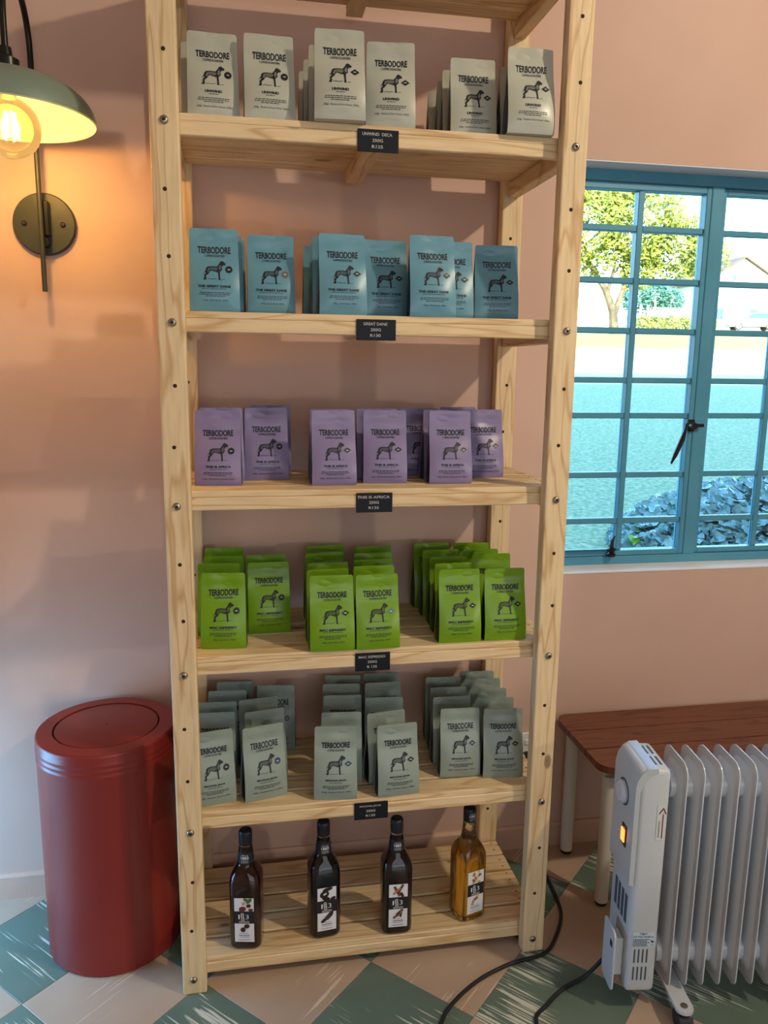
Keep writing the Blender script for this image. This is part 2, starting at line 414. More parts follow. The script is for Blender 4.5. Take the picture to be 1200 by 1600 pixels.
struct(strip(YW+TH, 17, 14).build('ground_lawn', GRASS)); struct(strip(17, 32, 6).build('ground_road', ROADM)); struct(strip(32, 160, 18).build('ground_verge', noisy('dry_sunlit_verge_grass', srgb(150, 142, 62), srgb(128, 130, 58), .8, .9, .3, rnd=False)))  # verge yellow is dry grass with the sunlight put into its colour

# ivy bed
random.seed(11)
LEAFB = noisy('ivy_leaf', srgb(126, 154, 142), srgb(92, 128, 116), 9, .30)
LEAFY = mat('young_ivy_leaf', srgb(120, 176, 50), .4)
def leaf_mesh(name, mm):
    g = MB(); pts = [(0, -.42), (.22, -.5), (.46, -.32), (.5, -.05), (.36, .12), (.16, .36), (0, .56)]
    mid = [(0, -.42, 0), (0, 0, -.10), (0, .56, -.04)]
    vs = list(mid)
    for sgn in (1, -1):
        for (a, b) in pts[1:6]: vs.append((sgn*a, b, .10*abs(a)))
    r_ = [3, 4, 5, 6, 7]; l_ = [8, 9, 10, 11, 12]
    fs = [(0, 3, 1), (3, 4, 1), (4, 5, 1), (5, 6, 1), (6, 7, 1), (7, 2, 1), (0, 1, 8), (8, 1, 9), (9, 1, 10), (10, 1, 11), (11, 1, 12), (12, 1, 2)]
    g.add(vs, fs); return g.mesh(name, mm, True)
ivy = thing('ivy_bed', 'dense bed of broad ivy leaves outside below the window', 'ivy', (2.6, 2.6, .34))
lm, lm2 = leaf_mesh('leaf', LEAFB), leaf_mesh('leaf', LEAFY)
mound = MB(); mv = []
def ivy_top(x, y):
    e = ((x-3.3)/1.35)**2+((y-2.55)/1.15)**2
    return .33+.46*max(0., 1-e)**.55
n_ = 18
mv = [(1.9+2.8*i/n_, 1.35+2.4*j/n_, ivy_top(1.9+2.8*i/n_, 1.35+2.4*j/n_)-.04) for j in range(n_+1) for i in range(n_+1)]
mound.add([(a-2.6, b-2.6, c-.34) for a, b, c in mv], [(j*(n_+1)+i, j*(n_+1)+i+1, (j+1)*(n_+1)+i+1, (j+1)*(n_+1)+i) for j in range(n_) for i in range(n_)])
mound.build('stems', mat('dark_ivy_stems', srgb(52, 62, 50), .9), ivy, smooth=True)
spots = []
for k in range(9000):
    x = random.uniform(1.9, 4.4); y = random.uniform(1.4, 3.7)
    if ((x-3.3)/1.35)**2+((y-2.55)/1.15)**2 < 1: spots.append((x, y))
def leaf_rank(s):                       # the leaves that show largest through the window come first
    d = Vector((s[0], s[1], ivy_top(*s)))-CAM; zc = d.dot(_f)
    px, py = 600+FPX*d.dot(_r)/zc, 800-FPX*d.dot(_u)/zc
    return random.random()+(0 if (px < 1200 and 735 < py < 868) else 5)+.02*zc
spots.sort(key=leaf_rank)
far = MB(); lp = [v.co.copy() for v in lm.vertices]; lf = [tuple(p.vertices) for p in lm.polygons]
for k, (x, y) in enumerate(spots[:5200]):
    s = random.uniform(.045, .075); z = ivy_top(x, y)+random.uniform(-.03, .035)
    rot = Matrix.Rotation(random.uniform(0, 6.28), 4, 'Z') @ Matrix.Rotation(random.uniform(-.6, .6), 4, 'X') @ Matrix.Rotation(random.uniform(-.5, .5), 4, 'Y')
    tilt = Matrix.Rotation(.45, 4, 'X')
    M4 = Matrix.Translation((x-2.6, y-2.6, z-.34)) @ tilt @ rot @ Matrix.Scale(s, 4)
    if k < 300:
        o = obj('leaf', lm2 if random.random() < .13 else lm, ivy); o.matrix_local = M4
    else: far.add([M4 @ v for v in lp], lf)
fo = far.build('leaves', LEAFB, ivy, smooth=True); fo['kind'] = 'stuff'

# trees, hedge
def foliage(cents, count, size, seed):
    random.seed(seed); g = MB(); tot = sum(c[3]**2 for c in cents)
    for (cx, cy, cz, r) in cents:
        for k in range(int(count*r*r/tot)):
            d = Vector((random.gauss(0, 1), random.gauss(0, 1), random.gauss(0, 1))).normalized()*r*random.uniform(.55, 1.0)
            p = Vector((cx, cy, cz))+d; a = Vector((random.gauss(0, 1), random.gauss(0, 1), random.gauss(0, 1))).normalized(); b = a.orthogonal().normalized(); s = size*random.uniform(.6, 1.3)
            g.add([p-a*s, p-b*s*.5, p+a*s, p+b*s*.5], [(0, 1, 2, 3)])
    return g
CROWN = noisy('yellow_green_crown', srgb(168, 172, 66), srgb(120, 134, 56), .9, .8, rnd=False)  # yellow-green foliage of the large tree
BARK = noisy('grey_bark', srgb(112, 100, 78), srgb(78, 70, 54), 3, .9)
def tree(label, base, cents, branches, count, size, seed, cm=CROWN):
    t = thing('tree', label, 'tree', base, group='trees across the road')
    g = MB()
    for (pts, r0, r1) in branches: g.tube(pts, [r0+(r1-r0)*k/(len(pts)-1) for k in range(len(pts))], 8)
    g.build('trunk', BARK, t, smooth=True)
    c = foliage(cents, count, size, seed).build('crown', cm, t); c['kind'] = 'stuff'
    return t
tree('large yellow-green tree with forked trunk across the road', (21.2, 42, gz(42)),
     [(-6, 1, 4.0, 2.4), (-2.5, 0, 5.8, 3.0), (1.0, -.5, 6.2, 2.6), (3.6, 0, 4.9, 2.1), (-4.5, 0, 8.4, 2.6), (-.5, 1, 9.2, 2.4), (5.4, 0, 4.6, 1.5), (1.2, 0, 3.6, 1.3)],
     [([(0, 0, -.2), (-.15, 0, 1.2), (-.7, 0, 2.4), (-1.8, .2, 4.0), (-2.8, 0, 6)], .32, .08), ([(-.1, 0, 1.0), (.35, .1, 2.2), (.7, 0, 3.6), (1.2, 0, 6)], .22, .06), ([(-.6, 0, 2.2), (-.3, 0, 3.4), (0, 0, 5)], .14, .05)],
     26000, .17, 3)
tree('blue-green garden tree behind the white palisade fence', (36.0, 66, gz(66)), [(-1.0, 0, 2.6, 1.5), (.8, 0, 2.9, 1.4), (2.4, 0, 2.4, 1.2)],
     [([(0, 0, -.2), (.1, 0, 1.2), (0, 0, 2.5)], .2, .08)], 5000, .16, 4, noisy('bluish_crown', srgb(92, 140, 118), srgb(70, 118, 96), .9, .8, rnd=False))
tree('small round dark green tree behind the parked car', (48.8, 64, gz(64)), [(0, 0, 2.3, 1.1), (.9, 0, 2.1, .9)], [([(0, 0, -.2), (0, 0, 2.0)], .14, .08)], 3000, .14, 6, MATS['bluish_crown'])
hg = foliage([(25.2+.9*k, 46, gz(46)+.5, .62) for k in range(6)], 5000, .11, 8).build('hedge', noisy('pale_hedge', srgb(176, 180, 96), srgb(130, 146, 70), 1.5, .8, rnd=False))
tag(hg, 'low clipped hedge beside the forked tree trunk', 'hedge')
# palisade fence
PALE = mat('white_fence_paint', srgb(235, 235, 232), .6)
fn_ = thing('palisade_fence', 'white palisade fence across the road', 'fence', (31.4, 58.5, gz(58.5)))
pkm = MB().prism([(-.035, 0), (.035, 0), (.035, 1.55), (0, 1.72), (-.035, 1.55)], -.02, .02).mesh('picket', PALE)
for k in range(30):
    o = obj('picket', pkm, fn_); o.location = (1.7+.135*k, 0, 0)
for k, hh in enumerate((1.9, 1.85, 2.2)):
    MB().box(.02+k*.62, .16+k*.62, -.06, .06, -.2, hh, .02).build('post', PALE, fn_)
MB().box(0, 5.75, .02, .06, 1.3, 1.38).build('fence_rail', PALE, fn_); MB().box(0, 5.75, .02, .06, .3, .38).build('fence_rail', PALE, fn_)
# houses
HW = mat('white_house_render', srgb(176, 174, 170), .8); HR = noisy('tan_roof_tiles', srgb(104, 88, 72), srgb(90, 76, 62), 1.2, .8); HG = mat('dark_house_glass', srgb(70, 90, 110), .2)
hs = thing('house', 'white gabled house with brown roof across the road', 'house', (51.5, 75, gz(75)))
MB().prism([(-4.2, 0), (4.2, 0), (4.2, 5.0), (0, 7.3), (-4.2, 5.0)], 0, 9).build('wall', HW, hs)
MB().prism([(-4.7, 4.72), (0, 7.34), (0, 7.54), (-4.7, 4.92)], -.35, 9.3).build('roof', HR, hs); MB().prism([(4.7, 4.72), (0, 7.34), (0, 7.54), (4.7, 4.92)], -.35, 9.3).build('roof', HR, hs)
for (x, z0, z1, wd) in ((-1.0, 5.0, 5.6, .25), (.2, 3.9, 4.5, .12), (-2.4, 1.0, 2.2, .5), (1.6, 1.0, 2.2, .5)):
    f_ = MB().box(x-wd, x+wd, -.08, .02, z0, z1, .01).build('window', PALE, hs); MB().box(x-wd+.06, x+wd-.06, -.1, -.07, z0+.06, z1-.06).build('pane', HG, f_)
h2 = thing('house', 'low white house with pinkish roof left of the tree trunk', 'house', (26.5, 70, gz(70)))
MB().box(-5, 3.2, 0, 6, -.3, 2.2).build('wall', HW, h2)
MB().prism([(-.5, 2.2), (6.5, 2.2), (3, 3.9)], -5.4, 3.6, axis='x').build('roof', noisy('pinkish_roof_tiles', srgb(188, 158, 150), srgb(170, 140, 132), 1.2, .8), h2)
for x in (-3.5, -.6, 1.9):
    f_ = MB().box(x-.55, x+.55, -.08, .02, .7, 1.75, .01).build('window', PALE, h2); MB().box(x-.47, x+.47, -.1, -.07, .78, 1.67).build('pane', HG, f_)
pole = MB().tube([(47.3, 68, gz(68)-.2), (47.3, 68, gz(68)+4.6)], .06, 8); pole.tube([(46.4, 68, gz(68)+4.3), (48.2, 68, gz(68)+4.3)], .04, 6)
tag(pole.build('utility_pole', mat('weathered_pole', srgb(170, 170, 165), .8)), 'thin grey utility pole in front of the gabled house', 'pole')
# parked car
car = thing('car', 'silver-white hatchback parked in front of the gabled house', 'car', (42.6, 60, gz(60)), R(-20))
CARP = mat('silver_car_paint', srgb(110, 128, 140), .25, coat=.6); CARG = mat('car_glass', srgb(62, 92, 128), .08)
side = [(-2.0, .28), (2.0, .28), (2.05, .62), (1.98, .95), (1.72, 1.38), (1.45, 1.47), (.2, 1.48), (-.35, 1.33), (-1.0, .95), (-1.75, .82), (-2.02, .62)]
cb = MB(); n = len(side); vs = []
for (yy, k) in ((-.84, 1), (.84, 1)):
    for (x, z) in side:
        ins = .16*max(0, (z-.9)/.58); vs.append((x, yy*(1-ins), z))
cb.add(vs, [(i, (i+1) % n, n+(i+1) % n, n+i) for i in range(n)]+[tuple(range(n-1, -1, -1)), tuple(range(n, 2*n))]); cb.build('body', CARP, car)
for sy in (-1, 1):
    cg = MB(); gl = [(-.82, .98), (1.25, 1.02), (1.2, 1.3), (.95, 1.38), (.22, 1.39), (-.3, 1.25)]
    yv = lambda z: sy*(.84*(1-.16*max(0, (z-.9)/.58))+.012)
    cg.add([(x, yv(z), z) for x, z in gl], [tuple(range(6))]); cg.build('side_window', CARG, car)
    for x in (-1.25, 1.22):
        wl = MB().lathe([(.20, sy*.70), (.31, sy*.72), (.31, sy*.86), (.20, sy*.87)], 18, (x, 0, .31), 'y').build('wheel', BLACK, car, smooth=True)
        MB().lathe([(.02, sy*.86), (.19, sy*.885), (.20, sy*.86)], 14, (x, 0, .31), 'y').build('hubcap', mat('alloy_hubcap', (.6, .6, .62), .3, metal=1), wl, smooth=True)
    MB().box(1.88, 2.03, sy*.55-.17, sy*.55+.17, .86, 1.05, .02).build('tail_light', mat('red_tail_light', srgb(200, 40, 40), .3), car)
    MB().box(-.62, -.48, sy*.86-.08, sy*.86+.08, .93, 1.05, .02).build('wing_mirror', CARP, car)
rw = MB(); rw.add([(1.98, -.6, 1.0), (1.98, .6, 1.0), (1.76, .52, 1.33), (1.76, -.52, 1.33)], [(0, 1, 2, 3)]); rw.build('rear_window', CARG, car)
MB().box(1.98, 2.09, -.8, .8, .32, .58, .03).build('bumper', CARP, car)

# ------------------------------------------------------------------ shelving unit
BZ = [2.304, 1.9271, 1.548, 1.1724, .7978, .4198, .0388]      # bolt heights, top down
PH = .0275                                                   # half width of a post
unit = thing('shelving_unit', 'tall open pine shelving unit with slatted shelves against pink wall', 'shelving unit')
FD = .034; BY0, BY1 = .388, .421
bolt = MB().lathe([(.0085, 0), (.0085, -.0015), (.0068, -.0042), (.0045, -.0052)], 14, axis='y').mesh('bolt', ZINC, True)
sock = MB().lathe([(.0036, -.0050), (.0036, -.0056)], 6, axis='y').mesh('socket', DARKHOLE)
hole = MB().lathe([(.0042, .002), (.0042, -.0003)], 10, axis='y').mesh('drill_hole', DARKHOLE)
HT = 2.42
def post(x, y0, y1, front):
    o = MB().box(-PH, PH, 0, y1-y0, 0, HT, .0035, seg=2).build('post', PZ, unit, loc=(x, y0, 0))
    for k, z in enumerate(BZ):
        if front:
            b_ = obj('bolt', bolt, o); b_.location = (.002*((k*7) % 3-1), 0, z); s_ = obj('socket', sock, b_)
        for f in (1, 2):
            zz = z-.1257*f
            if zz > .06:
                h_ = obj('drill_hole', hole, o); h_.location = (.003*((k*5+f) % 3-1), 0, zz)
    return o
for x in (-.42, .42): post(x, 0, FD, True); post(x, BY0, BY1, False)
SLT = 5; SP = (BY0-.036)/SLT
slat = MB().box(-.4455, .4455, 0, SP-.009, 0, .014, .002, seg=2).mesh('slat', PX)
apr = MB().box(-.4455, .4455, 0, .018, 0, .0278, .002).mesh('front_rail', PX)
rail = MB().box(-.015, .015, 0, BY0-FD-.002, 0, .036, .002).mesh('side_rail', PY)
cleat = MB().box(-.02, .02, 0, BY0-.06, 0, .024, .002).mesh('cleat', PY)
nail = MB().lathe([(.0022, 0), (.0022, .0006)], 8).mesh('nail', DARKHOLE)
for k, z in enumerate(BZ):
    low = (k == 6)
    for s_ in range(SLT):
        o = obj('slat', slat, unit); o.location = (0, .037+s_*SP, z+.012); o.rotation_euler = (0, 0, 0)
        if s_ % 2: o.rotation_euler = (0, 0, PI); o.location = (0, .037+s_*SP+SP-.009, z+.012)
        for xx in (-.425, .425):
            for yy in (.02, .05):
                n_o = obj('nail', nail, o); n_o.location = (xx, yy, .0139)
    o = obj('front_rail', apr, unit); o.location = (0, .035, z-.016)
    for x in (-.42, .42):
        o = obj('side_rail', rail, unit); o.location = (x+(-.012 if x > 0 else .012)*0, FD+.020, z-.024) if False else (x, FD+.0195, z-.0242)
        o.scale = (1, (BY0-FD-.0215)/(BY0-FD-.002), 1)
    if k < 6:
        o = obj('cleat', cleat, unit); o.location = (0, .054, z-.0122)

# ------------------------------------------------------------------ price tags
TAGB = mat('black_embossing_tape', (.008, .010, .015), .5, spec=.25)
for (k, txt, pr, what) in ((1, 'UNWIND  DECA', 'R125', 'cream-grey'), (2, 'GREAT DANE', 'R130', 'teal blue'), (3, 'THIS IS AFRICA', 'R135', 'purple'), (4, 'MAC ESPRESSO', 'R 135', 'lime green'), (5, 'MOCHA JAVA', 'R130', 'sage grey')):
    t = thing('price_tag', f'black embossed price tag on the shelf of {what} coffee bags', 'price tag', (.003, .0345, BZ[k]-.003-.0235), group='black price tags on the shelf fronts')
    hw = .043 if k < 3 else .041
    MB().box(-hw, hw, -.0022, 0, 0, .044, .0006).build('plate', TAGB, t)
    fl = lambda x, z: (x, -.0025, z)
    tm = MB(); wd = .0052*len(txt)
    put_text(tm, txt, -wd/2-.002, wd/2-.002, .0315, .0375, fl, .01); put_text(tm, '250G', -.012, .010, .0195, .0255, fl, .01); put_text(tm, pr, -.013, .010, .0075, .0135, fl, .01)
    tm.build('lettering', mat('worn_white_emboss', srgb(190, 190, 188), .6), t)

# ------------------------------------------------------------------ coffee bags
BH, BD, BWID = .172, .052, .1035
def sst(a, b, t):
    t = min(1, max(0, (t-a)/(b-a))); return t*t*(3-2*t)
def hd(t): return BD/2*(1-sst(.12, .95, t))*(1-.10*(1-sst(0, .05, t)))+.0011
def hw_(t): return BWID/2-.0022*t-(.003*sst(.975, 1., t))**1.0
def front_y(var):
    ph = (.3, 1.9, 4.1)[var]; am = (.0012, .0018, .0015)[var]
    def f(x, z):
        t = min(1, max(0, z/BH)); u = x/hw_(t)
        y = -hd(t)*(1-.10*u**4)-.0065*(1-u*u)*math.sin(PI*min(1, t/.66))*(1 if t < .66 else 0)
        y += (am*math.sin(75*x+ph+6*t)*sst(.5, .9, t)+.0016*math.sin(28*t+ph*2)*sst(.55, .75, t)*(1-sst(.9, 1, t)))*(1-u*u)
        y += .0022*sst(.0, .05, t)*(1-sst(.05, .13, t))*(1-abs(u))   # fold above the base
        return y
    return f
NU, NV = 12, 36
def bag_meshes(var, m_face, m_gus, nm):
    f = front_y(var); g = MB()
    tv = [0, .015, .035, .06, .09]+[.09+(.97-.09)*k/(NV-6) for k in range(1, NV-5)]+[.985, 1.0]
    row = NU+1
    for sgn in (1, -1):
        vs = []
        for t in tv:
            for i in range(row):
                x = hw_(t)*(2*i/NU-1); y = f(x, t*BH)
                vs.append((x, y if sgn == 1 else -y*.96, t*BH))
        g.add(vs, [(j*row+i, j*row+i+1, (j+1)*row+i+1, (j+1)*row+i) for j in range(len(tv)-1) for i in range(NU)])
    b0 = len(tv)*row; top = (len(tv)-1)*row
    g.add([], []); 
    for i in range(NU):
        g.f.append((top+i, top+i+1, b0+top+i+1, b0+top+i)); g.mi.append(0); g.f.append((i, i+1, b0+i+1, b0+i)); g.mi.append(0)
    pm = g.mesh('pouch', m_face, 50)
    gs = []
    for sgn in (-1, 1):
        q_ = MB(); vs = []
        for t in tv:
            xe = sgn*(hw_(t)-.0030-.004*sst(.85, 1, t)); d_ = hd(t)*(.86-.5*sst(.7, .95, t)); fold = -.003*(1-sst(.2, .5, t))+.011*sst(.45, .85, t)*(1-sst(.85, 1, t))
            vs += [(xe, -d_, t*BH), (xe-sgn*fold, 0, t*BH), (xe, d_*.96, t*BH)]
        q_.add(vs, [(j*3+i, j*3+i+1, (j+1)*3+i+1, (j+1)*3+i) for j in range(len(tv)-1) for i in range(2)])
        gs.append(q_.mesh('gusset', m_gus))
    return pm, gs
DOG = [(.82, 1.0), (.886, .97), (1.0, .86), (.966, .775), (.886, .775), (.82, .68), (.84, .53), (.74, .42), (.75, .14), (.77, .01), (.67, .01), (.68, .14), (.655, .40), (.52, .436), (.364, .49), (.32, .44), (.25, .31), (.15, .22), (.165, .10), (.145, 0), (.02, .01), (.085, .14), (.06, .225), (.148, .366), (.13, .40), (0, .30), (.03, .33), (.12, .46), (.16, .62), (.227, .69), (.41, .715), (.61, .70), (.70, .817), (.76, .958)]
DOGL = [(.26, .62), (.42, .67), (.60, .65), (.66, .60), (.60, .50), (.50, .49), (.38, .53), (.30, .52), (.27, .40), (.20, .44)]
DOGC = [(.71, .72), (.78, .80), (.80, .70), (.79, .55), (.73, .50), (.69, .60)]
WORDS = {1: ('UNWIND', .34, .67, '250g  Medium/Dark Roast  8.8oz'), 2: ('THE GREAT DANE', .17, .82, '250g  Dark Roast  8.8oz'), 3: ('THIS IS AFRICA', .25, .79, '250g  Medium/Dark Roast  8.8oz'), 4: ('MAC ESPRESSO', .21, .79, '250g  Dark Roast  8.8oz'), 5: ('MOCHA JAVA', .27, .75, '250g  Medium Roast  8.8oz')}
BCOL = {1: (srgb(180, 182, 166), 'pale cream-grey'), 2: (srgb(98, 148, 166), 'teal blue'), 3: (srgb(134, 122, 162), 'lilac purple'), 4: (srgb(112, 154, 20), 'lime green'), 5: (srgb(142, 156, 146), 'sage grey')}
INK = mat('black_print_ink', (.012, .013, .020), .5)
GUSSET = mat('navy_gusset_film', (.010, .014, .026), .38)
BAG = {}
def X_(u): return (u-.5)*BWID
def bag_parts(s, var):
    if (s, var) in BAG: return BAG[(s, var)]
    col, nm = BCOL[s]
    fm = mat(f'{nm} bag film', col, .33, spec=.5)
    mid = mat(f'{nm} half tone ink', tuple(c*.38+.01 for c in col), .5)
    pm, gs = bag_meshes(var, fm, GUSSET, nm)
    f = front_y(var)
    fn = lambda x, z: (x, f(x, z)-.0006, z)
    fn2 = lambda x, z: (x, f(x, z)-.0008, z)
    dv = DV[s]; t = MB(); name, u0, u1, script = WORDS[s]
    put_text(t, 'TERBODORE', X_(.18), X_(.83), BH*(.660+dv), BH*(.742+dv), fn, .035, arch=-.0006)
    put_text(t, 'COFFEE ROASTERS', X_(.31), X_(.71), BH*(.617+dv), BH*(.644+dv), fn, .02)
    t0 = t; t = MB()
    put_text(t, name, X_(u0), X_(u1), BH*(.243+dv), BH*(.274+dv), fn, .05)
    random.seed(s*10+var)
    def micro(u_a, u_b, z, hh):
        u = u_a
        while u < u_b-.02:
            wv = random.uniform(.03, .075); put_rect(t, X_(u), X_(min(u+wv, u_b)), z, z+hh, fn); u += wv+.012
    micro(u0+.08, u1-.08, BH*(.224+dv), BH*.006)
    micro(.21, .82, BH*(.178+dv), BH*.0075); micro(.20, .81, BH*(.158+dv), BH*.0075); micro(.32, .70, BH*(.138+dv), BH*.0075)
    L = .13 if 'Medium' in script else .23
    put_text(t, script, X_(L+.04), X_(1-L), BH*(.077+dv), BH*(.102+dv), fn, .0, shear=.35)
    tm = (t0.mesh('brand_lettering', INK), t.mesh('blend_lettering', INK))
    d = MB(); dx0, dx1, dz0, dz1 = X_(.27), X_(.73), BH*(.333+dv), BH*(.570+dv)
    D2 = lambda p: (dx0+p[0]*(dx1-dx0), dz0+p[1]*(dz1-dz0))
    put_poly(d, [D2(p) for p in DOG], fn, 0)
    put_poly(d, [D2(p) for p in DOGL], fn2, 1); put_poly(d, [D2(p) for p in DOGC], fn2, 1)
    put_stroke(d, [D2(p) for p in ((.20, .04), (.32, .07), (.42, .04), (.60, .07))], .0008, fn); put_stroke(d, [D2(p) for p in ((.80, .03), (.95, .05))], .0007, fn)
    for k in range(6):
        a = .30+.055*k; put_stroke(d, [D2((a, .55)), D2((a+.04, .66))], .0006, lambda x, z: (x, f(x, z)-.0010, z))
    dm = d.mesh('dog_emblem', [INK, mid])
    BAG[(s, var)] = (pm, gs, tm, dm, f)
    return BAG[(s, var)]
DV = {1: .055, 2: .045, 3: .004, 4: .045, 5: .042}
BADGE = {}
BADGEM = {'black': mat('black_badge', (.010, .011, .014), .35), 'blue': mat('navy_blue_badge', srgb(24, 52, 92), .35), 'brown': mat('grey_brown_badge', srgb(110, 96, 84), .4), 'grey': mat('slate_blue_badge', srgb(84, 122, 130), .4)}
def badge(s, var, shape, bc):
    k = (DV[s], var, shape, bc)
    if k in BADGE: return BADGE[k]
    f = front_y(var); fn = lambda x, z: (x, f(x, z)-.0011, z); cx, cz = X_(.79), BH*(.466+DV[s])
    g = MB()
    if shape == 'round': pts = [(cx+.0073*math.cos(a*PI/10), cz+.0073*math.sin(a*PI/10)) for a in range(20)]
    else: pts = [(cx+.0092, cz), (cx, cz+.0063), (cx-.0092, cz), (cx, cz-.0063)]
    put_poly(g, pts, fn); w_ = MB()
    fw = lambda x, z: (x, f(x, z)-.0014, z)
    for i in range(4): put_rect(w_, cx-.0026+.0013*i, cx-.0026+.0013*i+.0010, cz-.0009, cz+.0009, fw)
    BADGE[k] = (g.mesh('badge', BADGEM[bc]), w_.mesh('badge_print', WHITE_INK)); return BADGE[k]
ROWS = {
 1: [[(-.329, .105, 2), (-.345, .165, 1), (-.349, .225, 0)], [(-.216, .086, 2)], [(-.077, .037, -3), (-.0825, .117, -1), (-.087, .20, 0), (-.092, .275, 0)], [(.034, .0714, -7)], [(.225, .122, -2), (.225, .195, 0), (.229, .262, 0), (.225, .335, 0)], [(.328, .045, -1), (.345, .150, 0)]],
 2: [[(-.335, .080, 1), (-.3265, .150, 0), (-.321, .225, 0)], [(-.216, .130, 1)], [(-.067, .072, 3), (-.075, .138, 1), (-.0735, .205, 0), (-.084, .275, 0)], [(.037, .134, 2)], [(.128, .062, 2)], [(.188, .128, -2)], [(.303, .150, -6)]],
 3: [[(-.338, .135, -4), (-.333, .205, 3)], [(-.2286, .218, 0), (-.2315, .284, 4), (-.214, .350, -1)], [(-.0794, .125, 2), (-.078, .190, 1)], [(.0437, .140, -4), (.036, .205, 0)], [(.196, .125, 0), (.196, .192, 4), (.153, .262, -1)], [(.305, .218, 1), (.272, .330, 4)]],
 4: [[(-.334, .108, -4), (-.3464, .1996, -4), (-.337, .281, -4), (-.337, .368, -3)], [(-.2285, .202, 1), (-.2323, .272, -2)], [(-.0905, .056, 0), (-.0923, .120, 2), (-.0854, .180, 1), (-.0834, .289, 3), (-.0729, .367, 1)], [(.0145, .056, 3), (.0204, .134, 1), (.0305, .205, 3), (.0401, .265, -1), (.0532, .349, 4)], [(.2155, .072, 0), (.2203, .138, 4), (.2247, .205, 1), (.2213, .2737, 2), (.2155, .356, 4)], [(.328, .073, 0), (.3413, .2148, -1), (.3288, .2749, 2), (.3272, .3522, -4)]],
 5: [[(-.370, .088, 11), (-.3655, .184, -3), (-.362, .248, -3), (-.3368, .314, -4), (-.317, .383, -4)], [(-.250, .095, 14), (-.2441, .180, 11), (-.2575, .253, 7), (-.2098, .332, -6)], [(-.0795, .066, -6), (-.0558, .142, -6), (-.0403, .246, -5), (-.0357, .3136, -6), (-.0223, .385, -7)], [(.0695, .062, 4), (.0545, .1305, 9), (.0649, .216, -4), (.0792, .315, 0), (.085, .380, -4)], [(.2433, .124, -3), (.2397, .1906, -2), (.2475, .2537, -3), (.252, .326, -6)], [(.3505, .104, -5), (.3504, .1695, -5), (.3523, .2325, -5), (.3555, .2955, -5), (.3585, .3585, -5)]],
}
BLUEB = {(5, 1): 'blue', (5, 2): 'blue', (5, 4): 'blue', (4, 3): 'grey', (2, 1): 'brown'}
ORD = ['first', 'second', 'third', 'fourth', 'fifth', 'sixth', 'seventh']
WHERE = {1: 'highest bag shelf', 2: 'second bag shelf', 3: 'middle bag shelf', 4: 'fourth bag shelf', 5: 'lowest bag shelf'}
random.seed(2)
for s, rows in ROWS.items():
    for ri, row in enumerate(rows):
        shape = 'round' if ri < 2 else 'diamond'
        for bi, (x, y, yaw) in enumerate(row):
            var = (ri*2+bi+s) % 3
            pm, gs, tm, dm, f = bag_parts(s, var)
            nm = BCOL[s][1]
            if bi == 0: lab = f'{nm} coffee bag with {shape} badge, front of {ORD[ri]} row from left, {WHERE[s]}'
            else: lab = f'{nm} coffee bag, {ORD[bi]} from front in {ORD[ri]} row from left, {WHERE[s]}'
            root = thing('coffee_bag', lab, 'coffee bag', (x, y, BZ[s]+.0263), R(yaw), group=f'{nm} coffee bags')
            sc = {1: 1.0, 2: .99, 3: .975, 4: 1.0, 5: 1.025}[s]*random.uniform(.99, 1.01)
            if s == 5 and bi == 4: sc *= .98
            root.scale = (1, 1, sc)
            obj('pouch', pm, root)
            for g_ in gs: obj('gusset', g_, root)
            obj('brand_lettering', tm[0], root); obj('blend_lettering', tm[1], root); obj('dog_emblem', dm, root)
            b1, b2 = badge(s, var, shape, BLUEB.get((s, ri), 'black') if bi == 0 else 'black')
            bo = obj('badge', b1, root); obj('badge_print', b2, bo)

